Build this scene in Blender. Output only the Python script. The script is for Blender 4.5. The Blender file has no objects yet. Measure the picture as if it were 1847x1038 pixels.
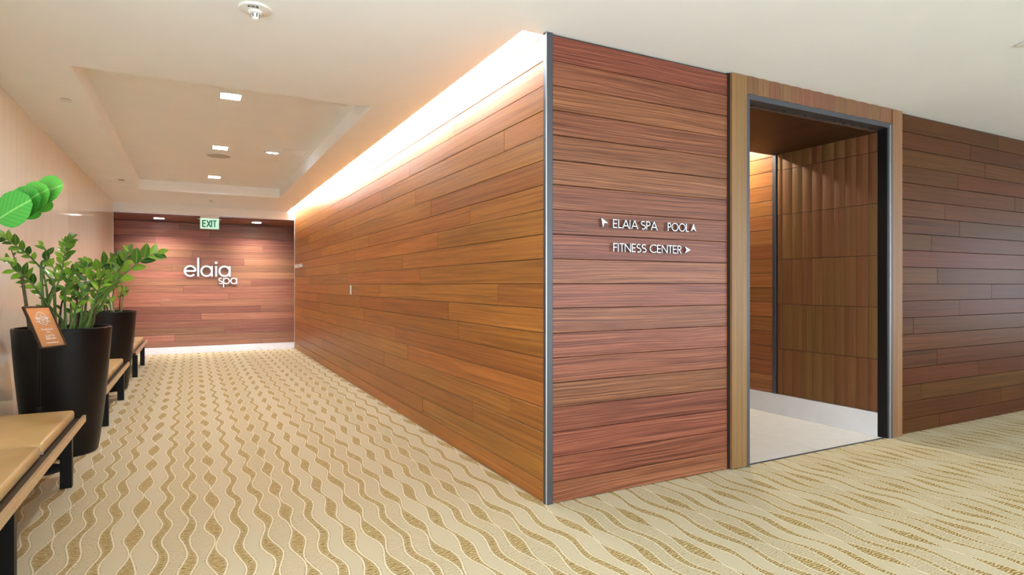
import bpy, bmesh, math, random
from mathutils import Vector, Matrix, Euler
random.seed(7)
sc = bpy.context.scene
COL = sc.collection
PI = math.pi

# ------------------------------------------------------------------ camera, sky, exposure
H = 2.74                       # ceiling height
cam_data = bpy.data.cameras.new('camera')
cam = bpy.data.objects.new('camera', cam_data)
COL.objects.link(cam)
cam.location = (-1.810, -3.004, 1.275)
cam.rotation_euler = (PI / 2, 0, -math.radians(27.812))
cam_data.sensor_width = 36.0
cam_data.lens = 21.289
cam_data.shift_y = -4.86 / 1847
cam_data.clip_start = 0.05
sc.camera = cam

world = bpy.data.worlds.new('sky')
sc.world = world
world.use_nodes = True
bg = world.node_tree.nodes['Background']
bg.inputs['Color'].default_value = (0.74, 0.87, 1.0, 1)
bg.inputs['Strength'].default_value = 4.6

sc.view_settings.view_transform = 'Standard'
sc.view_settings.look = 'None'
sc.view_settings.gamma = 1.0
sc.view_settings.use_curve_mapping = False
sc.view_settings.exposure = 0.55

LAMP = 330.0          # strength of the square ceiling lamps
ADDED_HALL_LAMP = 24.0    # unseen lamps added to light the hall behind the camera
COVE = 520.0          # strip in the ceiling slot
CYC = sc.cycles
CYC.max_bounces = 10
CYC.diffuse_bounces = 6
CYC.glossy_bounces = 5
CYC.sample_clamp_indirect = 8.0
CYC.use_denoising = True

# ------------------------------------------------------------------ helpers
def tag(o, label=None, cat=None, group=None, kind=None):
    if label: o['label'] = label
    if cat: o['category'] = cat
    if group: o['group'] = group
    if kind: o['kind'] = kind
    return o

def empty(name, loc=(0, 0, 0), rz=0.0):
    o = bpy.data.objects.new(name, None)
    o.empty_display_size = 0.1
    COL.objects.link(o)
    o.location = loc
    o.rotation_euler = (0, 0, rz)
    return o

def link(name, me, mat, parent=None, loc=(0, 0, 0), rot=(0, 0, 0)):
    o = bpy.data.objects.new(name, me)
    COL.objects.link(o)
    if mat is not None and not me.materials:
        me.materials.append(mat)
    if parent is not None: o.parent = parent
    o.location = loc
    o.rotation_euler = rot
    return o

def bm_mesh(name, bm, smooth=False):
    me = bpy.data.meshes.new(name)
    bmesh.ops.recalc_face_normals(bm, faces=bm.faces)
    bm.to_mesh(me)
    bm.free()
    if smooth:
        for p in me.polygons: p.use_smooth = True
    return me

def add_box(bm, x0, x1, y0, y1, z0, z1):
    v = [bm.verts.new((x, y, z)) for x in (x0, x1) for y in (y0, y1) for z in (z0, z1)]
    for f in ((0, 1, 3, 2), (4, 6, 7, 5), (0, 4, 5, 1), (2, 3, 7, 6), (0, 2, 6, 4), (1, 5, 7, 3)):
        bm.faces.new([v[i] for i in f])
    return v

def box_mesh(name, x0, x1, y0, y1, z0, z1, bevel=0.0, seg=1, smooth=False):
    bm = bmesh.new()
    add_box(bm, x0, x1, y0, y1, z0, z1)
    if bevel > 0:
        bmesh.ops.bevel(bm, geom=list(bm.edges), offset=bevel, segments=seg, affect='EDGES', profile=0.5)
    return bm_mesh(name, bm, smooth)

def box(name, b, mat, parent=None, bevel=0.0, seg=1, smooth=False):
    """A box given by world (or parent) bounds; its origin sits at its own centre."""
    x0, x1, y0, y1, z0, z1 = b
    c = ((x0 + x1) / 2, (y0 + y1) / 2, (z0 + z1) / 2)
    me = box_mesh(name, x0 - c[0], x1 - c[0], y0 - c[1], y1 - c[1], z0 - c[2], z1 - c[2], bevel, seg, smooth)
    return link(name, me, mat, parent, c)

def boxes(name, bs, mat, parent=None):
    bm = bmesh.new()
    for b in bs: add_box(bm, *b)
    return link(name, bm_mesh(name, bm), mat, parent)

def add_lathe(bm, prof, n=32, cx=0, cy=0):
    rings = []
    for r, z in prof:
        if r < 1e-5:
            rings.append([bm.verts.new((cx, cy, z))])
        else:
            rings.append([bm.verts.new((cx + r * math.cos(2 * PI * i / n), cy + r * math.sin(2 * PI * i / n), z)) for i in range(n)])
    for a, b in zip(rings, rings[1:]):
        for i in range(n):
            j = (i + 1) % n
            if len(a) == 1 and len(b) == 1: continue
            if len(a) == 1: bm.faces.new((a[0], b[i], b[j]))
            elif len(b) == 1: bm.faces.new((a[i], a[j], b[0]))
            else: bm.faces.new((a[i], a[j], b[j], b[i]))

def lathe(name, prof, mat, parent=None, loc=(0, 0, 0), n=32, smooth=True):
    bm = bmesh.new()
    add_lathe(bm, prof, n)
    me = bm_mesh(name, bm, smooth)
    if smooth:
        try: me.set_sharp_from_angle(angle=math.radians(35))
        except Exception: pass
    return link(name, me, mat, parent, loc)

def add_tube(bm, pts, rad, n=7):
    pts = [Vector(p) for p in pts]
    rings = []
    for i, p in enumerate(pts):
        t = (pts[min(i + 1, len(pts) - 1)] - pts[max(i - 1, 0)]).normalized()
        u = t.cross(Vector((0.31, 0.95, 0.1)))
        if u.length < 1e-3: u = t.cross(Vector((1, 0, 0)))
        u.normalize(); w = t.cross(u)
        r = rad[i] if isinstance(rad, (list, tuple)) else rad
        rings.append([bm.verts.new(p + (u * math.cos(2 * PI * k / n) + w * math.sin(2 * PI * k / n)) * r) for k in range(n)])
    for a, b in zip(rings, rings[1:]):
        for k in range(n):
            bm.faces.new((a[k], a[(k + 1) % n], b[(k + 1) % n], b[k]))
    bm.faces.new(rings[0][::-1]); bm.faces.new(rings[-1])

def smooth_path(pts, n=4):
    P = [Vector(p) for p in pts]
    out = []
    for i in range(len(P) - 1):
        p0, p1, p2, p3 = P[max(i - 1, 0)], P[i], P[i + 1], P[min(i + 2, len(P) - 1)]
        for k in range(n):
            t = k / n
            out.append(0.5 * ((2 * p1) + (p2 - p0) * t + (2 * p0 - 5 * p1 + 4 * p2 - p3) * t * t + (-p0 + 3 * p1 - 3 * p2 + p3) * t ** 3))
    out.append(P[-1])
    return out

# ------------------------------------------------------------------ material helpers
class NT:
    def __init__(self, name):
        self.m = bpy.data.materials.new(name)
        self.m.use_nodes = True
        self.t = self.m.node_tree
        self.b = self.t.nodes['Principled BSDF']
    def new(self, typ, **kw):
        n = self.t.nodes.new(typ)
        for k, v in kw.items(): setattr(n, k, v)
        return n
    def put(self, sock, v):
        if v is None: return
        if isinstance(v, bpy.types.NodeSocket): self.t.links.new(v, sock)
        else: sock.default_value = v
    def math(self, op, a, b=None, c=None, clamp=False):
        n = self.new('ShaderNodeMath', operation=op)
        n.use_clamp = clamp
        self.put(n.inputs[0], a); self.put(n.inputs[1], b); self.put(n.inputs[2], c)
        return n.outputs[0]
    def vec(self, x, y, z):
        n = self.new('ShaderNodeCombineXYZ')
        for i, v in enumerate((x, y, z)): self.put(n.inputs[i], v)
        return n.outputs[0]
    def sep(self, v):
        n = self.new('ShaderNodeSeparateXYZ'); self.put(n.inputs[0], v)
        return n.outputs
    def noise(self, v, scale=1.0, detail=2.0, rough=0.5):
        n = self.new('ShaderNodeTexNoise')
        self.put(n.inputs['Vector'], v)
        n.inputs['Scale'].default_value = scale; n.inputs['Detail'].default_value = detail
        n.inputs['Roughness'].default_value = rough
        return n.outputs['Fac']
    def ramp(self, f, stops, interp='LINEAR'):
        n = self.new('ShaderNodeValToRGB')
        n.color_ramp.interpolation = interp
        e = n.color_ramp.elements
        while len(e) < len(stops): e.new(0.5)
        for i, (p, c) in enumerate(stops):
            e[i].position = p; e[i].color = (*c, 1) if len(c) == 3 else c
        self.put(n.inputs[0], f)
        return n.outputs[0]
    def mix(self, f, a, b, mode='MIX'):
        n = self.new('ShaderNodeMix', data_type='RGBA', blend_type=mode)
        self.put(n.inputs[0], f)
        self.put(n.inputs[6], (*a, 1) if isinstance(a, tuple) and len(a) == 3 else a)
        self.put(n.inputs[7], (*b, 1) if isinstance(b, tuple) and len(b) == 3 else b)
        return n.outputs[2]
    def smooth(self, x, a, b):
        n = self.new('ShaderNodeMapRange', interpolation_type='SMOOTHSTEP')
        self.put(n.inputs[0], x); n.inputs[1].default_value = a; n.inputs[2].default_value = b
        return n.outputs[0]
    def bump(self, h, strength=0.2, dist=0.01):
        n = self.new('ShaderNodeBump')
        n.inputs['Strength'].default_value = strength; n.inputs['Distance'].default_value = dist
        self.put(n.inputs['Height'], h)
        self.t.links.new(n.outputs[0], self.b.inputs['Normal'])
    def set(self, **kw):
        for k, v in kw.items():
            s = self.b.inputs[k.replace('_', ' ')]
            if isinstance(v, tuple) and len(v) == 3 and s.type == 'RGBA': v = (*v, 1)
            self.put(s, v)
        return self

def plain(name, col, rough=0.5, metal=0.0, spec=0.5, var=0.0, nscale=40.0, bump=0.0):
    n = NT(name)
    n.set(Base_Color=col, Roughness=rough, Metallic=metal, Specular_IOR_Level=spec)
    tc = n.new('ShaderNodeTexCoord').outputs['Object']
    f = n.noise(tc, nscale, 3.0)
    if var:
        c = n.ramp(f, [(0.3, tuple(x * (1 - var) for x in col)), (0.7, tuple(min(1, x * (1 + var)) for x in col))])
        n.set(Base_Color=c)
    if bump: n.bump(f, bump, 0.004)
    return n.m

def glow(name, col, strength):
    n = NT(name)
    n.set(Base_Color=(0.8, 0.8, 0.8), Emission_Color=col, Emission_Strength=strength)
    return n.m

def wood(name, dark, mid, light, zf=60.0, fine=230.0, warp=0.05, rough=0.33, vertical=False, vary=0.3, hue=0.012, spread=0.16, coat=0.0, bump=0.05, spec=0.5):
    n = NT(name)
    tc = n.new('ShaderNodeTexCoord').outputs['Object']
    oi = n.new('ShaderNodeObjectInfo').outputs['Random']
    x, y, z = n.sep(tc)
    if vertical: x, z = z, x
    x = n.math('ADD', x, n.math('MULTIPLY', oi, 37.0))
    z0 = n.math('ADD', z, n.math('MULTIPLY', oi, 11.0))
    w = n.noise(n.vec(n.math('MULTIPLY', x, 0.9), y, n.math('MULTIPLY', z0, 5.0)), 1.0, 2.0)
    zw = n.math('ADD', z0, n.math('MULTIPLY', n.math('SUBTRACT', w, 0.5), warp))
    s1 = n.noise(n.vec(n.math('MULTIPLY', x, 0.7), y, n.math('MULTIPLY', zw, zf)), 1.0, 3.0, 0.55)
    s2 = n.noise(n.vec(n.math('MULTIPLY', x, 4.0), y, n.math('MULTIPLY', zw, fine)), 1.0, 2.0)
    v = n.math('ADD', n.math('MULTIPLY', s1, 0.68), n.math('MULTIPLY', s2, 0.32))
    c = n.ramp(v, [(0.5 - spread, dark), (0.5, mid), (0.5 + spread, light)])
    hs = n.new('ShaderNodeHueSaturation')
    r2 = n.math('FRACT', n.math('MULTIPLY', oi, 17.31))
    n.put(hs.inputs['Hue'], n.math('ADD', 0.5, n.math('MULTIPLY', n.math('SUBTRACT', r2, 0.5), hue * 2)))
    n.put(hs.inputs['Value'], n.math('ADD', 1.0 - vary / 2, n.math('MULTIPLY', oi, vary)))
    n.put(hs.inputs['Color'], c)
    n.set(Base_Color=hs.outputs[0], Roughness=n.math('ADD', rough - 0.05, n.math('MULTIPLY', s1, 0.1)), Specular_IOR_Level=spec)
    if coat: n.set(Coat_Weight=coat, Coat_Roughness=0.2)
    n.bump(v, bump, 0.003)
    return n.m

def carpet_mat():
    n = NT('carpet_wave_pattern')
    tc = n.new('ShaderNodeTexCoord').outputs['Object']
    x, y, z = n.sep(tc)
    S, L, A = 0.0600, 0.455, 0.325
    wob = n.noise(n.vec(n.math('MULTIPLY', x, 3.0), n.math('MULTIPLY', y, 3.0), 0.0), 1.0, 1.0)
    u = n.math('ADD', n.math('DIVIDE', x, S), n.math('MULTIPLY', n.math('SUBTRACT', wob, 0.5), 0.5))
    wy = n.math('ADD', n.math('MULTIPLY', y, 2 * PI / L), n.math('MULTIPLY', n.math('SUBTRACT', wob, 0.5), 1.5))
    def line(idx):
        par = n.math('PINGPONG', idx, 1.0)                      # 0 for even, 1 for odd lines
        ph = n.math('ADD', n.math('MULTIPLY', par, PI), n.math('MULTIPLY', n.math('SINE', n.math('MULTIPLY', idx, 2.6)), 1.5))
        pos = n.math('ADD', idx, n.math('SUBTRACT', n.math('MULTIPLY', par, 0.25), 0.125))
        return n.math('ADD', pos, n.math('MULTIPLY', n.math('SINE', n.math('ADD', wy, ph)), A))
    i0 = n.math('FLOOR', u)
    i1 = n.math('ADD', i0, 1.0)
    l0, l1 = line(i0), line(i1)
    band = n.math('ADD', n.math('SUBTRACT', i0, 1.0), n.math('ADD', n.math('GREATER_THAN', u, l0), n.math('GREATER_THAN', u, l1)))
    tan = n.math('PINGPONG', band, 1.0)                         # 1 on tan bands, 0 on pale bands
    d0, d1 = n.math('ABSOLUTE', n.math('SUBTRACT', u, l0)), n.math('ABSOLUTE', n.math('SUBTRACT', u, l1))
    d = n.math('MINIMUM', d0, d1)
    # yarn speckle and the little loops drawn in the tan bands
    fz = n.noise(tc, 300.0, 3.0, 0.7)
    fz2 = n.noise(tc, 95.0, 3.0)
    nd = n.new('ShaderNodeTexNoise'); nd.inputs['Scale'].default_value = 22.0
    n.put(nd.inputs['Vector'], tc)
    wv = n.new('ShaderNodeTexWave', wave_type='BANDS', bands_direction='Y')
    wv.inputs['Scale'].default_value = 21.0; wv.inputs['Distortion'].default_value = 7.0
    wv.inputs['Detail'].default_value = 1.5; wv.inputs['Detail Scale'].default_value = 1.6
    n.put(wv.inputs['Vector'], tc)
    loops = n.smooth(wv.outputs['Fac'], 0.62, 0.88)
    tanc = n.mix(loops, n.mix(fz2, (0.23, 0.145, 0.042), (0.36, 0.24, 0.082)), (0.70, 0.565, 0.30))
    kind = n.math('FRACT', n.math('MULTIPLY', band, 0.377))
    pale = n.mix(fz, (0.48, 0.40, 0.25), (0.72, 0.63, 0.435))
    greyish = n.mix(n.smooth(n.math('ADD', n.math('MULTIPLY', loops, 0.4), fz2), 0.45, 0.95), (0.62, 0.525, 0.345), (0.41, 0.32, 0.165))
    pale = n.mix(n.math('MULTIPLY', n.math('GREATER_THAN', kind, 0.5), 0.7), pale, greyish)
    edge = n.smooth(n.math('ADD', d, n.math('MULTIPLY', n.math('SUBTRACT', fz2, 0.5), 0.55)), 0.05, 0.26)
    tmask = n.math('MULTIPLY', tan, n.math('ADD', 0.45, n.math('MULTIPLY', edge, 0.55)))
    c = n.mix(tmask, pale, tanc)
    dash = n.math('MULTIPLY', n.smooth(fz2, 0.42, 0.6), n.math('SUBTRACT', 1.0, n.smooth(d, 0.09, 0.16)))
    c = n.mix(n.math('MULTIPLY', dash, 0.75), c, (0.20, 0.125, 0.05))
    ln = n.math('SUBTRACT', 1.0, n.smooth(d, 0.045, 0.085))
    c = n.mix(n.math('MULTIPLY', ln, 0.85), c, (0.84, 0.745, 0.52))
    n.set(Base_Color=c, Roughness=0.95, Specular_IOR_Level=0.15)
    hgt = n.math('ADD', n.math('MULTIPLY', fz, 0.6), n.math('ADD', n.math('MULTIPLY', tmask, -0.5), n.math('MULTIPLY', ln, 0.5)))
    n.bump(hgt, 0.35, 0.006)
    return n.m

def wall_stone():
    n = NT('polished_cream_stone')
    tc = n.new('ShaderNodeTexCoord').outputs['Object']
    x, y, z = n.sep(tc)
    f = n.noise(n.vec(x, n.math('MULTIPLY', y, 14.0), n.math('MULTIPLY', z, 0.9)), 1.0, 4.0)
    g = n.noise(n.vec(x, n.math('MULTIPLY', y, 160.0), n.math('MULTIPLY', z, 4.0)), 1.0, 2.0)
    c = n.ramp(n.math('ADD', n.math('MULTIPLY', f, 0.6), n.math('MULTIPLY', g, 0.4)), [(0.3, (0.79, 0.68, 0.54)), (0.7, (0.86, 0.76, 0.62))])
    v = n.noise(n.vec(x, n.math('MULTIPLY', y, 9.0), n.math('MULTIPLY', z, 1.6)), 1.3, 6.0, 0.7)
    c = n.mix(n.math('MULTIPLY', n.smooth(v, 0.60, 0.72), 0.4), c, (0.46, 0.38, 0.33))
    n.set(Base_Color=c, Roughness=0.07, Specular_IOR_Level=0.22)
    return n.m

def leaf_mat(name, dark, light, rough=0.28):
    n = NT(name)
    oi = n.new('ShaderNodeObjectInfo').outputs['Random']
    tc = n.new('ShaderNodeTexCoord').outputs['Object']
    x, y, z = n.sep(tc)
    rib = n.math('SUBTRACT', 1.0, n.smooth(n.math('ABSOLUTE', y), 0.008, 0.03))
    vein = n.math('SINE', n.math('ADD', n.math('MULTIPLY', x, 46.0), n.math('MULTIPLY', n.math('ABSOLUTE', y), -52.0)))
    c = n.mix(oi, dark, light)
    c = n.mix(n.math('MULTIPLY', n.smooth(vein, 0.2, 1.0), 0.10), c, (0.20, 0.45, 0.08))
    c = n.mix(n.math('MULTIPLY', rib, 0.30), c, (0.36, 0.58, 0.16))
    n.set(Base_Color=c, Roughness=rough, Specular_IOR_Level=0.5, Transmission_Weight=0.0)
    n.set(Subsurface_Weight=0.0)
    return n.m

M = {}
M['ceiling'] = plain('ceiling_paint', (0.88, 0.895, 0.90), 0.85, var=0.012, nscale=3.0)
M['white_metal'] = plain('white_enamel', (0.78, 0.76, 0.72), 0.4)
M['backing'] = plain('dark_joint', (0.035, 0.018, 0.010), 0.7)
M['wood_corr'] = wood('plank_warm_lit_orange', (0.18, 0.058, 0.009), (0.31, 0.108, 0.018), (0.43, 0.165, 0.033), zf=48, fine=260, warp=0.04, rough=0.36, vary=0.32, hue=0.007, spread=0.16, spec=0.3)  # orange tint of the light on this wall put into the wood colour
M['wood_front'] = wood('striped_plank_lit_red', (0.066, 0.018, 0.008), (0.195, 0.060, 0.027), (0.34, 0.130, 0.062), zf=150, fine=480, warp=0.055, rough=0.34, vary=0.24, spread=0.13, spec=0.36)  # pink-red tint of the light on this wall put into the wood colour
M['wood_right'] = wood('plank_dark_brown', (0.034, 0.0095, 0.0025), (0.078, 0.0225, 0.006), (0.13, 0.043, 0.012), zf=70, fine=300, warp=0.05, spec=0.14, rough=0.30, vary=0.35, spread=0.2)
M['wood_back'] = wood('plank_reddish_brown', (0.16, 0.058, 0.032), (0.29, 0.112, 0.062), (0.44, 0.195, 0.108), zf=55, fine=240, warp=0.05, rough=0.34, vary=0.55, spread=0.2)
M['wood_gold'] = wood('quartered_golden_wood', (0.145, 0.068, 0.020), (0.215, 0.105, 0.033), (0.28, 0.145, 0.05), zf=90, fine=330, warp=0.02, rough=0.42, vertical=True, vary=0.18, spread=0.2)
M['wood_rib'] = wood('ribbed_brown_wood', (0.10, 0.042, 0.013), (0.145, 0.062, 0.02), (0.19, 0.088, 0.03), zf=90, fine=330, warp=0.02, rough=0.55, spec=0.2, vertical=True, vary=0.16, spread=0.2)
M['wood_head'] = wood('portal_head_wood', (0.13, 0.055, 0.024), (0.19, 0.083, 0.038), (0.25, 0.118, 0.056), zf=90, fine=330, warp=0.02, rough=0.45, spec=0.3, vertical=True, vary=0.2, spread=0.2)
M['wood_slat'] = wood('shaded_ceiling_slat', (0.028, 0.010, 0.004), (0.045, 0.017, 0.006), (0.065, 0.026, 0.010), zf=90, fine=330, warp=0.02, rough=0.5, vertical=True, vary=0.2, spread=0.2, spec=0.25)  # shade under the lobby soffit put into the slat colour
M['wood_alc'] = wood('alcove_plank', (0.16, 0.055, 0.016), (0.25, 0.09, 0.027), (0.33, 0.135, 0.045), zf=50, fine=240, warp=0.05, rough=0.36, vary=0.4, spread=0.2)
M['wood_soffit'] = wood('soffit_wood', (0.09, 0.028, 0.012), (0.16, 0.052, 0.022), (0.23, 0.082, 0.036), zf=20, fine=120, warp=0.05, rough=0.34, spread=0.2)
M['trim'] = plain('blue_grey_steel', (0.085, 0.088, 0.10), 0.42, 0.6)
M['trim_edge'] = plain('bare_steel_edge', (0.62, 0.61, 0.60), 0.35, 0.8)
M['alu'] = plain('brushed_aluminium', (0.74, 0.74, 0.755), 0.35, 0.35)
M['alu_shaded_side'] = plain('shaded_letter_sides', (0.13, 0.13, 0.145), 0.5, 0.3)  # same metal as the fronts; dark reflections on the sides put into the colour
M['carpet'] = carpet_mat()
M['stone'] = wall_stone()
M['tile'] = plain('white_porcelain_tile', (0.74, 0.72, 0.69), 0.25, var=0.03, nscale=9.0)
M['grout'] = plain('grey_grout', (0.24, 0.225, 0.21), 0.8)
M['base_white'] = plain('white_stone_base', (0.70, 0.68, 0.66), 0.35, var=0.03, nscale=6.0)
M['planter'] = plain('black_fibreglass', (0.006, 0.005, 0.005), 0.36, spec=0.22, var=0.15, nscale=60)
M['soil'] = plain('potting_soil', (0.035, 0.022, 0.014), 0.95, var=0.5, nscale=60, bump=0.6)
M['pebble'] = plain('mixed_bark_and_pebbles', (0.23, 0.18, 0.14), 0.7, var=0.6, nscale=25)
M['leather'] = plain('tan_leather', (0.60, 0.40, 0.165), 0.34, var=0.06, nscale=9.0, bump=0.06)
M['piping'] = plain('grey_leather_seam', (0.45, 0.37, 0.30), 0.45)
M['bronze'] = plain('brushed_bronze', (0.66, 0.48, 0.28), 0.36, 0.55, var=0.08, nscale=30)
M['dark_bronze'] = plain('dark_bronze', (0.035, 0.024, 0.016), 0.38, 0.4)
M['black_metal'] = plain('black_powder_coat', (0.006, 0.0055, 0.0055), 0.4, spec=0.25)
M['stem'] = plain('zz_stem', (0.10, 0.20, 0.045), 0.4, var=0.35, nscale=30)
M['stem_dark'] = plain('zz_stem_dark', (0.06, 0.055, 0.02), 0.45, var=0.3, nscale=30)
M['leaf'] = leaf_mat('zz_leaf', (0.018, 0.08, 0.010), (0.22, 0.42, 0.03), 0.2)
M['leaf_bright'] = leaf_mat('zz_leaf_bright', (0.03, 0.19, 0.02), (0.075, 0.30, 0.032), 0.16)
M['lamp'] = glow('lamp_panel', (0.80, 0.91, 1.0), LAMP)
M['lamp_soffit'] = glow('soffit_lamp_panel', (0.95, 0.97, 1.0), LAMP * 2.6)
M['lamp_hall_added'] = glow('added_hall_lamp_panel', (0.9, 0.95, 1.0), ADDED_HALL_LAMP)
M['lamp_alcove_added'] = glow('added_alcove_lamp', (1.0, 0.90, 0.76), 150.0)
M['lamp_scallop'] = glow('alcove_wall_washer', (1.0, 0.88, 0.68), 1300.0)
M['cove'] = glow('led_strip', (0.80, 0.90, 1.0), COVE)
M['black'] = plain('black_print', (0.02, 0.015, 0.012), 0.5)
M['white_print'] = plain('white_print', (0.85, 0.83, 0.80), 0.5)

# ------------------------------------------------------------------ the setting: floors, ceiling, walls
XL, XE, YR, YE = -3.06, 14.0, -8.0, 9.80        # left wall, far right end, rear wall, corridor end
YB, SZ = 11.20, 2.565                            # back wall of the spa lobby, its soffit
ROW, Z0, PLK = 0.1446, 0.125, 2.90               # plank height, top of the cut bottom row, plank length

floor = empty('floor'); tag(floor, kind='structure')
boxes('carpet', [(XL, XE, YR, 0.0, -0.06, 0.0), (XL, 0.10, 0.0, 9.775, -0.06, 0.0), (0.10, 1.62, 0.0, 0.10, -0.06, 0.0), (3.31, XE, 0.0, 0.10, -0.06, 0.0)], M['carpet'], floor)
boxes('grout_bed', [(0.30, 3.40, 0.0, 5.0, -0.08, -0.006), (-4.3, 2.6, 9.775, 11.3, -0.08, -0.006)], M['grout'], floor)
def tiles(x0, x1, y0, y1, tw, td, yoff, stagger):
    cache = {}
    r = 0
    y = yoff
    while y < y1:
        ya, yb = max(y, y0), min(y + td, y1)
        x = x0 - (tw * 0.5 if (r % 2 and stagger) else 0)
        while x < x1:
            xa, xb = max(x, x0), min(x + tw, x1)
            if xb - xa > 0.03 and yb - ya > 0.03:
                k = (round(xb - xa, 3), round(yb - ya, 3))
                if k not in cache:
                    cache[k] = box_mesh('tile', -k[0] / 2 + .0022, k[0] / 2 - .0022, -k[1] / 2 + .0022, k[1] / 2 - .0022, -0.010, 0.0, 0.001)
                link('tile', cache[k], M['tile'], floor, ((xa + xb) / 2, (ya + yb) / 2, 0.0))
            x += tw
        y += td; r += 1
tiles(0.30, 3.29, 0.012, 5.0, 1.10, 0.55, 0.025, True)
tiles(-4.2, 2.5, 9.775, 11.2, 0.60, 0.60, 9.775, True)
box('threshold', (1.643, 3.30, -0.006, 0.013, -0.02, 0.003), M['trim'], floor)

ceiling = empty('ceiling'); tag(ceiling, kind='structure')
CT = H + 0.155
boxes('plaster', [
    (XL, XE, YR, 0.05, H, CT),
    (XL, -0.13, 0.05, 1.95, H, CT),
    (XL, -2.53, 1.95, 7.86, H, CT), (-0.51, -0.13, 1.95, 7.86, H, CT),
    (XL, -0.13, 7.86, 9.88, H, CT),
    (-2.60, -1.60, 1.88, 7.93, CT, CT + 0.04), (-1.44, -0.44, 1.88, 7.93, CT, CT + 0.04),
    (-1.60, -1.44, 1.88, 2.64, CT, CT + 0.04), (-1.60, -1.44, 2.80, 4.85, CT, CT + 0.04), (-1.60, -1.44, 5.01, 7.04, CT, CT + 0.04), (-1.60, -1.44, 7.20, 7.93, CT, CT + 0.04),
    (-0.20, -0.165, 0.05, 9.88, CT - .01, 3.03), (-0.20, 0.10, 0.02, 9.95, 3.0, 3.05), (-0.20, 0.0, 0.0, 0.05, CT, 3.02),
    (XL - 0.1, 0.0, 9.85, 9.93, 2.592, 3.02),
], M['ceiling'], ceiling)
box('fascia_edge', (XL - 0.1, 0.012, 9.842, 9.935, 2.578, 2.592), M['trim_edge'], ceiling)
boxes('soffit', [(-4.3, 2.6, 9.93, 10.475, SZ, SZ + .03), (-4.3, 2.6, 10.645, 11.3, SZ, SZ + .03), (-4.3, -2.47, 10.475, 10.645, SZ, SZ + .03),
    (-2.30, -.725, 10.475, 10.645, SZ, SZ + .03), (-.555, 2.6, 10.475, 10.645, SZ, SZ + .03)], M['wood_soffit'], ceiling)
strip = box('light_strip', (-0.164, -0.142, 0.10, 9.80, 2.955, 2.985), M['cove'])
tag(strip, 'long warm white light strip hidden in the ceiling slot above the plank wall', 'light strip')

def plank_wall(parent, mat, x_cuts, zrows, seed, thick=0.014, gap=0.0016):
    """planks in the parent's own frame: local x along the wall, local y = 0 at the face, z up"""
    for (za, zb), cuts in zip(zrows, x_cuts):
        for xa, xb in zip(cuts, cuts[1:]):
            w, h = xb - xa - 2 * gap, zb - za - 2 * gap
            me = box_mesh('plank', -w / 2, w / 2, 0, thick, -h / 2, h / 2, 0.0022)
            dev = random.uniform(0, 0.0012)
            link('plank', me, mat, parent, ((xa + xb) / 2, dev, (za + zb) / 2))

def rows_between(z_lo, z_hi, base, row=ROW):
    k = math.floor((z_lo - base) / row)
    out = []
    while base + k * row < z_hi - 0.02:
        a, b = max(z_lo, base + k * row), min(z_hi, base + (k + 1) * row)
        if b - a > 0.02: out.append((a, b, k + 1))
        k += 1
    return out

def cuts_for(x0, x1, joint):
    xs = [x0]
    if joint is not None:
        k = math.ceil((x0 + 0.1 - joint) / PLK)
        while joint + k * PLK < x1 - 0.1:
            xs.append(joint + k * PLK); k += 1
    return xs + [x1]

# corridor wall: face at x = 0, runs along y; its local x is -y so that the face looks to -x
wall = empty('wall_corridor', (0, 0, 0), -PI / 2); tag(wall, kind='structure')
boxes('backing', [(-9.80, -0.02, 0.016, 0.10, 0, 3.02)], M['backing'], wall)
CJ = {0: 2.85, 1: 2.13, 2: 1.05, 3: .46, 4: 2.55, 5: 2.93, 6: 1.31, 7: 1.52, 8: .64, 9: 2.2, 10: 2.7, 11: 1.76, 12: 1.09, 13: 1.92, 14: 2.33, 15: .54, 16: 2.5, 17: 1.39, 18: 0.9, 19: 2.2, 20: 1.6}
rr = rows_between(0.002, 3.0, Z0)
plank_wall(wall, M['wood_corr'], [sorted(-c for c in cuts_for(0.030, 9.775, CJ[k])) for a, b, k in rr], [(a, b) for a, b, k in rr], 1)
box('end_trim', (-9.80, -9.775, -0.004, 0.06, 0, 2.58), M['trim_edge'], wall)

# front wall with the lift lobby opening: face at y = 0
wall = empty('wall_front'); tag(wall, kind='structure')
boxes('backing', [(0.02, 1.66, 0.016, 0.10, 0, H), (3.30, XE, 0.016, 0.10, 0, H), (1.60, 3.40, 0.016, 0.06, 2.60, H)], M['backing'], wall)
rr = rows_between(0.002, H - 0.002, Z0)
plank_wall(wall, M['wood_front'], [[0.040, 1.456] for r in rr], [(a, b) for a, b, k in rr], 2)
FJ = {0: 4.09, 1: 5.18, 2: 3.81, 3: 4.75, 8: 5.0, 11: 3.97, 13: 4.19, 14: 5.45, 15: 4.40, 16: 4.88, 17: 4.62, 18: 5.12}
plank_wall(wall, M['wood_right'], [cuts_for(3.478, XE, FJ.get(k, 3.5 + 2.0 + 0.37 * ((k * 7) % 5) + (0.1 if k in FJ else 0.35))) for a, b, k in rr], [(a, b) for a, b, k in rr], 3)

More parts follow.
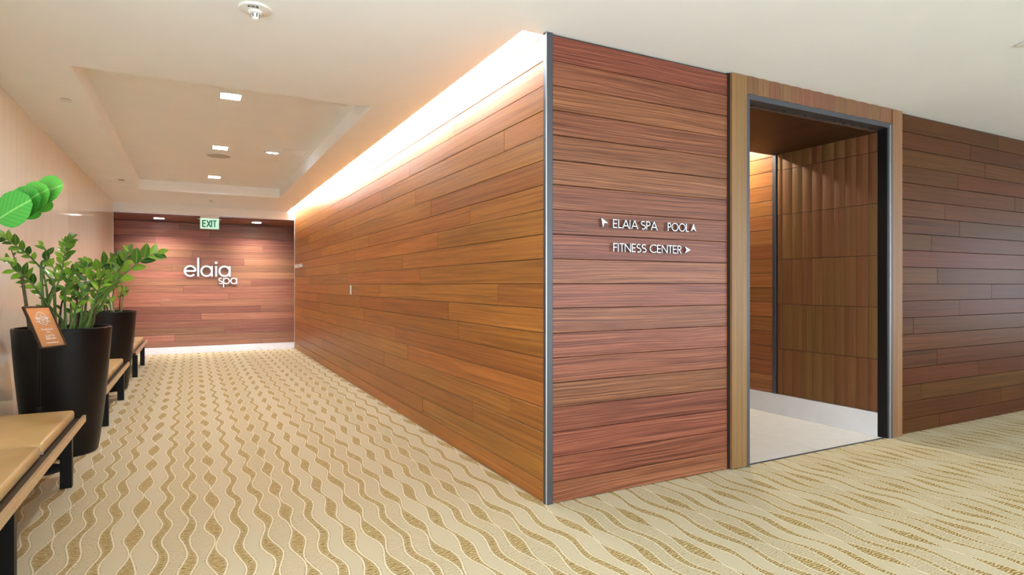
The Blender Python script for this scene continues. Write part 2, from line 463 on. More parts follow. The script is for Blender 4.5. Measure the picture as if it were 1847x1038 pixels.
# corner angle and steel jambs
tr = empty('trim_1'); tag(tr, kind='structure')
box('front_leg', (0.0, 0.040, -0.004, 0.012, 0, H), M['trim'], tr, 0.001)
box('corridor_leg', (-0.004, 0.010, 0.0, 0.030, 0, H), M['trim'], tr, 0.001)
box('bright_edge', (-0.0055, 0.000, -0.0055, 0.000, 0, H), M['trim_edge'], tr, 0.001)  # bright steel strip along the corner edge
tr = empty('trim_2'); tag(tr, kind='structure')
box('jamb', (1.613, 1.643, -0.030, 0.060, 0, 2.612), M['trim'], tr, 0.001)
box('jamb', (3.306, 3.338, -0.030, 0.020, 0, 2.612), M['trim'], tr, 0.001)
box('jamb', (3.278, 3.300, -0.018, 0.062, 0, 2.60), M['black_metal'], tr, 0.001)
box('bright_edge', (3.300, 3.307, -0.031, 0.0, 0, 2.60), M['trim_edge'], tr)
box('head', (1.643, 3.306, -0.030, 0.064, 2.574, 2.612), M['trim'], tr, 0.001)

# wooden portal around the opening
pt = empty('doorway_surround', (0, 0, 0)); tag(pt, kind='structure')
def rib_mesh(name, w, h, depth=0.010, n=8, vertical=True):
    """board with a gently rounded face: local x across, local y = 0 at the crest, z up"""
    bm = bmesh.new()
    xs = [-w / 2 + w * i / n for i in range(n + 1)]
    prof = [(x, depth * (abs(2 * x / w) ** 2)) for x in xs]
    fr, bk = [], []
    for z in (-h / 2, h / 2):
        fr.append([bm.verts.new((x, y, z)) for x, y in prof])
        bk.append([bm.verts.new((x, depth + 0.012, z)) for x in (-w / 2, w / 2)])
    sf = [[bm.verts.new((x, y, z)) for x, y in prof] for z in (-h / 2, h / 2)]
    for i in range(n):
        bm.faces.new((sf[0][i], sf[0][i + 1], sf[1][i + 1], sf[1][i]))
    for k in range(2):
        bm.faces.new(fr[k] + [bk[k][1], bk[k][0]])
    bm.faces.new((fr[0][0], fr[1][0], bk[1][0], bk[0][0]))
    bm.faces.new((fr[0][n], fr[1][n], bk[1][1], bk[0][1]))
    bm.faces.new((bk[0][0], bk[0][1], bk[1][1], bk[1][0]))
    me = bm_mesh(name, bm)
    for p in me.polygons:
        if p.normal.y > 0.5 and p.center.y < depth + .001: p.flip()
        p.use_smooth = abs(p.normal.z) < .5 and p.normal.y < -.5
    return me
box('backing', (1.469, 1.613, -0.012, 0.02, 0.003, H), M['backing'], pt)
for xa, xb in ((1.469, 1.516), (1.516, 1.565), (1.565, 1.613)):
    me = box_mesh('board', -(xb - xa) / 2 + .0003, (xb - xa) / 2 - .0003, 0, 0.02, -(H - .012) / 2, (H - .012) / 2, 0.001)
    link('board', me, M['wood_gold'], pt, ((xa + xb) / 2, -0.030, H / 2 + 0.002))
for xa, xb in ((3.338, 3.406), (3.406, 3.474)):
    me = box_mesh('board', -(xb - xa) / 2 + .0003, (xb - xa) / 2 - .0003, 0, 0.03, -(H - .008) / 2, (H - .008) / 2, 0.001)
    link('board', me, M['wood_gold'], pt, ((xa + xb) / 2, -0.030, H / 2))
box('side_return', (1.456, 1.469, 0.002, 0.02, 0, H), M['black'], pt)
box('lintel_backing', (1.613, 3.338, -0.012, 0.02, 2.612, H), M['backing'], pt)
hx = [1.615, 1.736, 1.853, 1.969, 2.087, 2.207, 2.337, 2.470, 2.601, 2.736, 2.874, 3.024, 3.180, 3.337]
for xa, xb in zip(hx, hx[1:]):
    me = rib_mesh('board', xb - xa - .001, H - 2.612 - .004, 0.008)
    link('board', me, M['wood_head'], pt, ((xa + xb) / 2, -0.030, (H + 2.612) / 2))

# ribbed side wall of the lift lobby: face at x = 3.29, looks to -x
wall = empty('wall_lobby', (3.276, 0, 0), -PI / 2); tag(wall, kind='structure')
boxes('backing', [(-5.0, -0.02, 0.03, 0.10, 0, 2.82)], M['backing'], wall)
rib_cache = {}
RX = [1.055, .995, .886, .779, .675, .573, .458, .356, .251, .146, .062]
zj = [0.205, 0.212 + .437, 1.086, 1.523, 1.960, 2.397, 2.572]
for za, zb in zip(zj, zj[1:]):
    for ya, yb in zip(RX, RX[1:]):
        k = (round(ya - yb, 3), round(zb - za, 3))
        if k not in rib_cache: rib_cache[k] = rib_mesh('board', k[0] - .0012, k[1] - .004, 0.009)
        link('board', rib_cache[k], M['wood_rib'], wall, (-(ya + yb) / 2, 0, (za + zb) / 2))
box('metal_strip', (-1.098, -1.060, -0.006, 0.05, 0.205, 2.80), M['trim'], wall, 0.001)
rr = rows_between(0.205, 2.80, 0.232)
plank_wall(wall, M['wood_alc'], [[-5.0, -3.2 if k % 2 else -2.6, -1.100] for a, b, k in rr], [(a, b) for a, b, k in rr], 4)
box('baseboard', (-5.0, -0.062, -0.002, 0.03, 0.0, 0.200), M['base_white'], wall, 0.002)

ce = empty('ceiling_lobby'); tag(ce, kind='structure')
x = 1.643
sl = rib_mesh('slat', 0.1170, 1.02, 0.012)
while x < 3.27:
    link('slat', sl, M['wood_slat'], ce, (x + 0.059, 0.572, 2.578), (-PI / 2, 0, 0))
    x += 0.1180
boxes('soffit_panel', [(1.60, 3.30, 0.062, 1.082, 2.604, 2.70), (1.60, 3.30, 1.07, 1.082, 2.578, 2.82)], M['wood_soffit'], ce)
boxes('plaster', [(0.2, 3.38, 1.082, 5.1, 2.79, 2.92)], M['ceiling'], ce)
wl = empty('wall_lift'); tag(wl, kind='structure')
boxes('panelling', [(0.2, 0.30, 1.08, 5.1, 0, 2.9), (0.2, 3.38, 5.0, 5.1, 0, 2.9), (0.2, 1.643, 1.02, 1.082, 0, 2.9), (1.58, 1.642, 0.06, 1.06, 0, 2.62)], M['wood_alc'], wl)
for lx, ly in ((3.05, 1.50), (1.9, 1.9), (1.9, 3.4), (3.02, 3.2)):  # all but the wall washer are unseen additions that light the tile floor
    cl = empty('ceiling_light', (lx, ly, 2.79))
    tag(cl, 'unseen square lamp added to light the floor of the lift lobby' if lx != 3.05 else 'small lamp washing the ribbed wall just beyond the slatted lobby soffit', 'ceiling light', 'lamps inside the lift lobby')
    box('lens', (-.040, .040, -.040, .040, -.006, .004), M['lamp_scallop'] if lx == 3.05 else M['lamp_alcove_added'], cl)
    boxes('ring', [(-.052, -.040, -.052, .052, -.008, .0), (.040, .052, -.052, .052, -.008, .0), (-.040, .040, -.052, -.040, -.008, 0), (-.040, .040, .040, .052, -.008, 0)], M['white_metal'], cl)

# left wall, spa lobby, hall behind the camera
wall = empty('wall_left'); tag(wall, kind='structure')
yj = [-0.80, 0.95, 2.70, 5.42, 8.14, 9.845]
for ya, yb in zip(yj, yj[1:]):
    me = box_mesh('stone_panel', -0.06, 0, -(yb - ya) / 2 + .0006, (yb - ya) / 2 - .0006, 0, H, 0.0)
    link('stone_panel', me, M['stone'], wall, (XL, (ya + yb) / 2, 0))
box('end_trim', (XL - .06, XL + .002, 9.845, 9.86, 0, 2.58), M['trim_edge'], wall)

wall = empty('wall_back', (0, YB, 0)); tag(wall, kind='structure')
boxes('backing', [(-4.3, 2.6, 0.016, 0.10, 0, SZ + .05)], M['backing'], wall)
BJ = {0: -.46, 1: -2.13, 2: -1.2, 3: -.87, 4: -1.65, 5: -.5, 6: -2.39, 7: -1.14, 8: -1.98, 9: -.69, 10: -1.7, 11: -2.19, 12: -.83, 13: -1.82, 14: -.46, 15: -2.48, 16: -1.49, 17: -2.05}
rr = rows_between(0.002, SZ - 0.001, -0.3 * ROW)
plank_wall(wall, M['wood_back'], [cuts_for(-4.2, 2.5, BJ.get(k - 1, 0.2)) for a, b, k in rr], [(a, b) for a, b, k in rr], 5)
wall = empty('wall_spa'); tag(wall, kind='structure')
boxes('panelling', [(-4.3, -4.2, 9.86, 11.3, 0, 2.6), (2.5, 2.6, 9.80, 11.3, 0, 2.6), (0.10, 2.6, 9.74, 9.80, 0, 2.6), (-4.3, XL, 9.862, 9.90, 0, 2.6)], M['wood_back'], wall)

# rear and far right of the hall: glazed openings with mullions
def window_wall(name, p0, p1, along_x, cuts):
    w = empty(name); tag(w, kind='structure')
    a, b, fixed = p0, p1, cuts
    def bx(u0, u1, z0, z1, t=0.05):
        return (u0, u1, fixed - t, fixed + t, z0, z1) if along_x else (fixed - t, fixed + t, u0, u1, z0, z1)
    parts = [bx(a, b, 0, 0.25, .06), bx(a, b, 2.50, H, .06)]
    n = max(1, round((b - a) / 1.5))
    for i in range(n + 1):
        u = a + (b - a) * i / n
        parts.append(bx(max(a, u - .06), min(b, u + .06), .25, 2.50))
    boxes('frame', parts, M['white_metal'], w)
window_wall('wall_rear', XL, XE, True, YR)
wr = empty('wall_right'); tag(wr, kind='structure')
boxes('plaster_wall', [(XE, XE + .1, YR, -4.4, 0, H), (XE, XE + .1, -3.2, 0.1, 0, H), (XE, XE + .1, -4.4, -3.2, 0, .25), (XE, XE + .1, -4.4, -3.2, 2.5, H)], plain('hall_plaster', (0.62, 0.55, 0.46), 0.8), wr)
boxes('window_frame', [(XE - .01, XE + .06, -4.44, -4.38, .25, 2.5), (XE - .01, XE + .06, -3.22, -3.16, .25, 2.5), (XE, XE + .06, -4.38, -3.22, .25, .31), (XE, XE + .06, -4.38, -3.22, 2.44, 2.5)], M['white_metal'], wr)
window_wall('wall_left_added_glazing', YR, -0.80, False, XL - 0.06)  # unseen glazing added to bring daylight onto the ceiling

# ------------------------------------------------------------------ ceiling fittings
def square_lamp(x, y, z, mat, label, group, w=0.080, deep=0.0):
    cl = empty('ceiling_light', (x, y, z))
    tag(cl, label, 'ceiling light', group)
    if deep:
        box('lens', (-w + .004, w - .004, -w + .004, w - .004, deep, deep + .006), mat, cl)
        boxes('can', [(-w, -w + .003, -w, w, -.002, deep + .01), (w - .003, w, -w, w, -.002, deep + .01), (-w, w, -w, -w + .003, -.002, deep + .01), (-w, w, w - .003, w, -.002, deep + .01), (-w, w, -w, w, deep + .01, deep + .014)], M['white_metal'], cl)
    else:
        box('lens', (-w, w, -w, w, -.004, .006), mat, cl)
    e = w + .010
    boxes('rim', [(-e, -w, -e, e, -.005, .0), (w, e, -e, e, -.005, .0), (-w, w, -e, -w, -.005, 0), (-w, w, w, e, -.005, 0)], M['white_metal'], cl)
    return cl
for y, lab in ((2.72, 'square recessed ceiling lamp at the near end of the sunken tray'),
               (4.93, 'square recessed ceiling lamp beside the round speaker in the tray'),
               (7.12, 'square recessed ceiling lamp at the far end of the sunken tray')):
    square_lamp(-1.52, y, CT, M['lamp'], lab, 'square lamps in the ceiling tray', deep=0.022)
for x, lab in ((-2.385, 'small square lamp in the wood soffit left of the exit sign'), (-0.64, 'small square lamp in the wood soffit right of the exit sign')):
    cl = empty('ceiling_light', (x, 10.56, SZ)); tag(cl, lab, 'ceiling light', 'lamps in the wood soffit')
    boxes('can', [(-.088, -.084, -.088, .088, -.003, .10), (.084, .088, -.088, .088, -.003, .10), (-.084, .084, -.088, -.084, -.003, .10), (-.084, .084, .084, .088, -.003, .10), (-.088, .088, -.088, .088, .10, .104)], M['white_metal'], cl)
    box('lens', (-.075, .075, -.075, .075, .080, .092), M['lamp_soffit'], cl)
for x in (-1.2, 1.6, 4.4, 7.2, 10.0, 12.6):  # unseen lamps, added to light the hall
    for y in (-3.4, -6.0):
        square_lamp(x, y, H, M['lamp_hall_added'], 'unseen square ceiling lamp added to light the open hall', 'added lamps of the open hall', w=0.09)

def text_mesh(s, size, extrude, align='CENTER', shear=0.0):
    cu = bpy.data.curves.new('text', 'FONT')
    cu.body = s; cu.size = size; cu.extrude = extrude; cu.align_x = align; cu.align_y = 'CENTER'
    cu.resolution_u = 3
    o = bpy.data.objects.new('text', cu); COL.objects.link(o)
    dg = bpy.context.evaluated_depsgraph_get()
    me = bpy.data.meshes.new_from_object(o.evaluated_get(dg))
    bpy.data.objects.remove(o); bpy.data.curves.remove(cu)
    me.name = 'lettering'
    return me

fs = empty('fire_strobe', (-1.516, 0.468, H))
tag(fs, 'round white ceiling fire alarm strobe with a clear bulb, marked FIRE', 'fire alarm')
lathe('base', [(0, 0), (.084, 0), (.085, -.005), (.080, -.011), (.045, -.017), (0, -.017)], M['white_metal'], fs)
lathe('collar', [(.036, -.015), (.035, -.026), (.028, -.031), (0, -.031)], M['white_metal'], fs, n=24)
lathe('bulb', [(.019, -.029), (.020, -.046), (.016, -.058), (.008, -.063), (0, -.064)], plain('clear_bulb', (0.72, 0.74, 0.72), 0.06, spec=0.9), fs, n=20)
for k in range(6):
    a = k * PI / 3
    box('bulb_rib', (.019 * math.cos(a) - .002, .019 * math.cos(a) + .002, .019 * math.sin(a) - .002, .019 * math.sin(a) + .002, -.050, -.030), M['black_metal'], fs)
link('lettering', text_mesh('FIRE', 0.030, 0.0008), M['black'], fs, (-.004, -.056, -.0165), (PI, 0, 0))
fs.rotation_euler = (0, 0, -0.2)

sd = empty('smoke_detector', (-1.507, 8.69, H))
tag(sd, 'small white smoke detector on the ceiling in front of the exit sign', 'smoke detector')
lathe('base', [(0, 0), (.055, 0), (.055, -.012), (.0, -.014)], M['white_metal'], sd, n=24)
lathe('head', [(.040, -.012), (.036, -.032), (.018, -.040), (0, -.042)], M['white_metal'], sd, n=24)

for x, y, lab, dark in ((-2.696, 2.88, 'flush round sprinkler cover beside the near left corner of the tray', 0),
                        (-2.687, 7.00, 'flush round sprinkler cover near the ceiling hatch by the left wall', 1),
                        (2.66, -1.20, 'flush round sprinkler cover in the ceiling of the open hall', 0)):
    sp = empty('sprinkler', (x, y, H)); tag(sp, lab, 'sprinkler', 'sprinkler covers in the ceiling')
    lathe('gap_ring', [(0, 0), (.036, 0), (.036, -.004), (0, -.004)], M['black'], sp, n=24)
    lathe('cover', [(0, -.004), (.040, -.004), (.040, -.008), (0, -.009)], M['white_metal'] if not dark else M['piping'], sp, n=24)

def hatch(x0, x1, y0, y1, z, lab):
    c = ((x0 + x1) / 2, (y0 + y1) / 2); w, d = (x1 - x0) / 2, (y1 - y0) / 2
    h = empty('ceiling_hatch', (c[0], c[1], z)); tag(h, lab, 'hatch')
    box('door', (-w, w, -d, d, -.003, .004), M['ceiling'], h, 0.001)
    boxes('frame', [(-w - .008, -w - .002, -d - .008, d + .008, -.005, 0), (w + .002, w + .008, -d - .008, d + .008, -.005, 0), (-w, w, -d - .008, -d - .002, -.005, 0), (-w, w, d + .002, d + .008, -.005, 0)], M['white_metal'], h)
hatch(-2.97, -2.60, 7.28, 7.60, H, 'flush plaster access hatch in the ceiling by the left wall')
hatch(-0.84, -0.58, 4.68, 4.90, CT, 'flush access hatch in the tray beside the emergency light')

spk = empty('ceiling_speaker', (-1.518, 5.42, CT)); tag(spk, 'round flush grey speaker grille in the ceiling tray', 'speaker')
lathe('rim', [(.135, 0), (.145, 0), (.145, -.005), (.135, -.006)], M['white_metal'], spk, n=40)
lathe('grille', [(0, -.002), (.135, -.002), (.135, 0), (0, 0)], plain('grey_grille', (0.52, 0.49, 0.44), 0.7), spk, n=40)

em = empty('emergency_light', (-0.955, 4.84, CT)); tag(em, 'small white emergency light with two lenses in the ceiling tray', 'emergency light')
box('body', (-.085, .085, -.045, .045, -.022, 0), M['white_metal'], em, 0.006, 2)
box('shadow_plate', (-.09, .09, .042, .056, -.012, 0), M['black_metal'], em)
for sx in (-.03, .03):
    lathe('lens', [(0, -.030), (.010, -.028), (.014, -.020)], M['lamp'], em, (sx, 0, 0), n=12)

# ------------------------------------------------------------------ signs with raised letters
def arc(cx, cy, rx, ry, a0, a1, n=14):
    return [(cx + rx * math.cos(math.radians(a0 + (a1 - a0) * i / n)), cy + ry * math.sin(math.radians(a0 + (a1 - a0) * i / n))) for i in range(n + 1)]
S_ = [arc(.25, .72, .21, .22, 40, 270, 12)[:-1] + arc(.25, .27, .23, .23, 90, -130, 12)]
GL = {  # strokes on the centre lines, cap height 1; advance width last
    'E': ([[(.06, 0), (.06, 1)], [(.06, .94), (.44, .94)], [(.06, .51), (.42, .51)], [(.06, .06), (.44, .06)]], .54),
    'L': ([[(.06, 0), (.06, 1)], [(.06, .06), (.40, .06)]], .46),
    'A': ([[(.03, 0), (.37, .98)], [(.71, 0), (.37, .98)], [(.16, .31), (.58, .31)]], .76),
    'I': ([[(.06, 0), (.06, 1)]], .20),
    'S': (S_, .56),
    'P': ([[(.06, 0), (.06, 1)], [(.06, .94), (.22, .94)] + arc(.22, .70, .22, .24, 90, -90, 10) + [(.06, .46)]], .54),
    'O': ([arc(.50, .50, .44, .45, 0, 360, 28)], 1.04),
    'F': ([[(.06, 0), (.06, 1)], [(.06, .94), (.42, .94)], [(.06, .51), (.40, .51)]], .48),
    'T': ([[(.24, 0), (.24, .98)], [(0, .94), (.48, .94)]], .52),
    'N': ([[(.06, 0), (.06, 1)], [(.06, .95), (.64, .05)], [(.64, 0), (.64, 1)]], .76),
    'C': ([arc(.50, .50, .44, .45, 48, 312, 20)], .84),
    'R': ([[(.06, 0), (.06, 1)], [(.06, .94), (.22, .94)] + arc(.22, .72, .21, .22, 90, -90, 10) + [(.06, .50)], [(.20, .50), (.46, 0)]], .54),
    'M': ([[(.05, 0), (.16, .97)], [(.16, .97), (.45, .12)], [(.45, .12), (.74, .97)], [(.74, .97), (.85, 0)]], .94),
    'X': ([[(.03, 0), (.50, 1)], [(.50, 0), (.03, 1)]], .56),
    'e': ([arc(.50, .50, .43, .45, 0, 318, 24), [(.07, .50), (.93, .50)]], 1.06),
    'l': ([[(.08, 0), (.08, 1.72)]], .26),
    'a': ([arc(.50, .50, .43, .45, 0, 360, 28), [(.93, 0), (.93, .97)]], 1.20),
    'i': ([[(.08, 0), (.08, .97)], arc(.08, 1.28, .045, .045, 0, 360, 10)], .28),
    's': ([arc(.30, .72, .23, .22, 35, 270, 12)[:-1] + arc(.30, .27, .25, .22, 90, -140, 12)], .66),
    'p': ([arc(.50, .50, .43, .45, 0, 360, 28), [(.07, -.55), (.07, .97)]], 1.08),
}
def add_ribbon(bm, pts, w, d0, d1):
    """a stroke of width w with square ends in the x/z plane, from depth y = -d0 (back) to y = -d1 (front)"""
    closed = len(pts) > 3 and math.hypot(pts[0][0] - pts[-1][0], pts[0][1] - pts[-1][1]) < 1e-4
    P = [Vector((p[0], p[1])) for p in (pts[:-1] if closed else pts)]
    n = len(P)
    L, R = [], []
    for i in range(n):
        a = P[(i - 1) % n] if (closed or i > 0) else None
        b = P[(i + 1) % n] if (closed or i < n - 1) else None
        ns = []
        if a is not None:
            t = (P[i] - a).normalized(); ns.append(Vector((-t.y, t.x)))
        if b is not None:
            t = (b - P[i]).normalized(); ns.append(Vector((-t.y, t.x)))
        m = ns[0] if len(ns) == 1 else (ns[0] + ns[1]).normalized()
        k = 1.0 / max(0.45, m.dot(ns[0]))
        L.append(P[i] + m * (w / 2 * k)); R.append(P[i] - m * (w / 2 * k))
    def v(p, d): return bm.verts.new((p.x, -d, p.y))
    Lf, Rf = [v(p, d1) for p in L], [v(p, d1) for p in R]
    Lb, Rb = [v(p, d0) for p in L], [v(p, d0) for p in R]
    for i in range(n if closed else n - 1):
        j = (i + 1) % n
        bm.faces.new((Lf[i], Lf[j], Rf[j], Rf[i])); bm.faces.new((Lb[i], Rb[i], Rb[j], Lb[j]))
        bm.faces.new((Lf[i], Lb[i], Lb[j], Lf[j])); bm.faces.new((Rf[i], Rf[j], Rb[j], Rb[i]))
    if not closed:
        for i in (0, n - 1):
            bm.faces.new((Lf[i], Rf[i], Rb[i], Lb[i]))

def shade_sides(o, mat):  # gives letter sides the metal with shade in its colour
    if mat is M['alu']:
        o.data.materials.append(M['alu_shaded_side'])
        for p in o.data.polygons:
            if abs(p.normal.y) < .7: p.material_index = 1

def letters(parent, s, x, z, h, wid, stroke, d0, d1, mat, space=.34, name='letter'):
    """letters of cap height h from x on the base line z, squeezed by wid; returns the end x"""
    for ch in s:
        if ch == ' ':
            x += space * h * wid; continue
        st, adv = GL[ch]
        bm = bmesh.new()
        for q, pts in enumerate(st):                 # each stroke a hair prouder, so that no two faces coincide
            add_ribbon(bm, [(p[0] * h * wid, p[1] * h) for p in pts], stroke, d0 - q * .0003, d1 + q * .0003)
        shade_sides(link(name, bm_mesh(name, bm), mat, parent, (x, 0, z)), mat)
        x += adv * h * wid
    return x
def width_of(s, h, wid, space=.34):
    return sum(space if c == ' ' else GL[c][1] for c in s) * h * wid
def arrow(parent, cx, cz, size, ang, d0, d1, mat):
    """notched arrow head pointing along ang"""
    pts = [(1, 0), (-.75, .78), (-.18, 0), (-.75, -.78)]
    bm = bmesh.new()
    rot = Matrix.Rotation(math.radians(ang), 2)
    f = [rot @ Vector((p[0] * size, p[1] * size)) for p in pts]
    F = [bm.verts.new((p.x, -d1, p.y)) for p in f]; B = [bm.verts.new((p.x, -d0, p.y)) for p in f]
    bm.faces.new((F[0], F[1], F[2])); bm.faces.new((F[0], F[2], F[3]))
    bm.faces.new((B[0], B[2], B[1])); bm.faces.new((B[0], B[3], B[2]))
    for i in range(4):
        j = (i + 1) % 4
        bm.faces.new((F[i], F[j], B[j], B[i]))
    shade_sides(link('arrow', bm_mesh('arrow', bm), mat, parent, (cx, 0, cz)), mat)

D0, D1 = 0.006, 0.020
sg = empty('direction_sign', (0, 0, 0))
tag(sg, 'raised metal wayfinding letters with arrows on the reddish plank wall, ELAIA SPA, POOL, FITNESS CENTER', 'sign')
def line_fit(s, x0, x1, z, h, st=0.0050):
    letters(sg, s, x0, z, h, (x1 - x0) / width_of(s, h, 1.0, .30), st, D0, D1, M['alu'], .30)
line_fit('ELAIA SPA', 0.461, 0.815, 1.6235, 0.0535)
line_fit('POOL', 0.899, 1.083, 1.6235, 0.0535)
line_fit('FITNESS CENTER', 0.463, 1.020, 1.4785, 0.0525)
arrow(sg, 0.393, 1.655, 0.030, 125, D0, D1, M['alu'])
arrow(sg, 1.122, 1.650, 0.030, 90, D0, D1, M['alu'])
arrow(sg, 1.068, 1.505, 0.028, 0, D0, D1, M['alu'])

K = (YB + 3.004) / (9.773 + 3.004)            # the logo was measured on a nearer plane; carry it to the back wall
lg = empty('spa_logo', (0, YB, 0))
tag(lg, 'raised silver lowercase letters elaia spa on the reddish back wall', 'sign')
def onb(x, z): return (-1.81 + (x + 1.81) * K, 1.275 + (z - 1.275) * K)
xa, za = onb(-1.952, 1.430); xb, zb = onb(-1.128, 1.430)
_, zx = onb(0, 1.635)
hh = zx - za
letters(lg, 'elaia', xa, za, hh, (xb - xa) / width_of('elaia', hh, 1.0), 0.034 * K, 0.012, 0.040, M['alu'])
xa, za = onb(-1.375, 1.291); xb, zb = onb(-1.030, 1.291)
_, zx = onb(0, 1.408)
hh = zx - za
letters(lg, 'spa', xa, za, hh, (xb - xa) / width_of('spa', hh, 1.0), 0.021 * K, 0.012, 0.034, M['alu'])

rs = empty('corridor_sign', (0, 9.62, 0), -PI / 2)
tag(rs, 'small raised metal letters at the far end of the orange plank wall', 'sign')
letters(rs, 'RESTROOMS', 0.0, 1.607, 0.062, 0.86 / width_of('RESTROOMS', 0.062, 1.0), 0.010, 0.004, 0.022, M['white_print'])

# ------------------------------------------------------------------ exit sign, switch
ex = empty('exit_sign', (-1.525, 9.800, 2.592))
tag(ex, 'hanging edge-lit green EXIT sign in front of the wood soffit', 'exit sign')
box('housing', (-.158, .158, -.02, .02, -.062, .0), M['white_metal'], ex, 0.004)
box('panel', (-.156, .156, -.006, .006, -.258, -.062), glow('mint_acrylic', (0.30, 0.95, 0.70), 0.5), ex, 0.001)
box('bottom_edge', (-.156, .156, -.007, .007, -.262, -.258), M['white_metal'], ex)
for sx in (-1, 1):
    box('side_edge', (sx * .159 - .003, sx * .159 + .003, -.007, .007, -.262, -.062), M['white_metal'], ex)
    box('rod', (sx * .178 - .018, sx * .178 + .018, -.006, .006, -.083, -.071), M['white_metal'], ex, 0.002)
letters(ex, 'EXIT', -.125, -.225, .13, .25 / width_of('EXIT', .13, 1.0), .022, .006, .008, plain('exit_green', (0.02, 0.22, 0.12), 0.4))

sw = empty('light_switch', (-0.002, 4.873, 1.211), -PI / 2)
tag(sw, 'white switch plate on the orange plank wall', 'light switch')
box('plate', (-.036, .036, -.008, .0, -.060, .060), M['white_metal'], sw, 0.002)
box('rocker', (-.016, .016, -.012, -.007, -.033, .033), M['white_metal'], sw, 0.002)

# ------------------------------------------------------------------ benches
def cushion_mesh(w, l, h):
    me = box_mesh('cushion', -w / 2, w / 2, -l / 2, l / 2, 0, h, 0.020, 4, True)
    return me
def bench(y0, lab):
    L = 2.11
    b = empty('bench', (-2.75, y0, 0.0))
    tag(b, lab, 'bench', 'upholstered benches along the cream wall')
    box('rail', (.272, .292, 0.0, L, .336, .380), M['bronze'], b, 0.0015)
    box('rail', (-.305, -.285, 0.0, L, .336, .380), M['dark_bronze'], b, 0.0015)
    box('deck', (-.285, .272, 0.012, L - .012, .338, .364), M['dark_bronze'], b, 0.001)
    for yy in (0.34, L - 0.38):
        box('leg', (.208, .270, yy - .025, yy + .025, 0, .338), M['black_metal'], b, 0.002)
        box('leg', (-.285, -.235, yy - .025, yy + .025, 0, .338), M['black_metal'], b, 0.002)
    for k in range(2):
        yy = 0.035 + 0.505 + k * 1.035
        c = link('cushion', cushion_mesh(.50, 0.990, .066), M['leather'], b, (-.016, yy, .362))
        box('seam', (-.252, .252, -.4965, -.489, .006, .024), M['piping'], c)
bench(-0.06, 'tan leather bench nearest the camera, before the planter with the menu stand')
bench(3.20, 'tan leather bench between the two tall black planters')
bench(6.46, 'tan leather bench beyond the second planter, nearest the back wall')

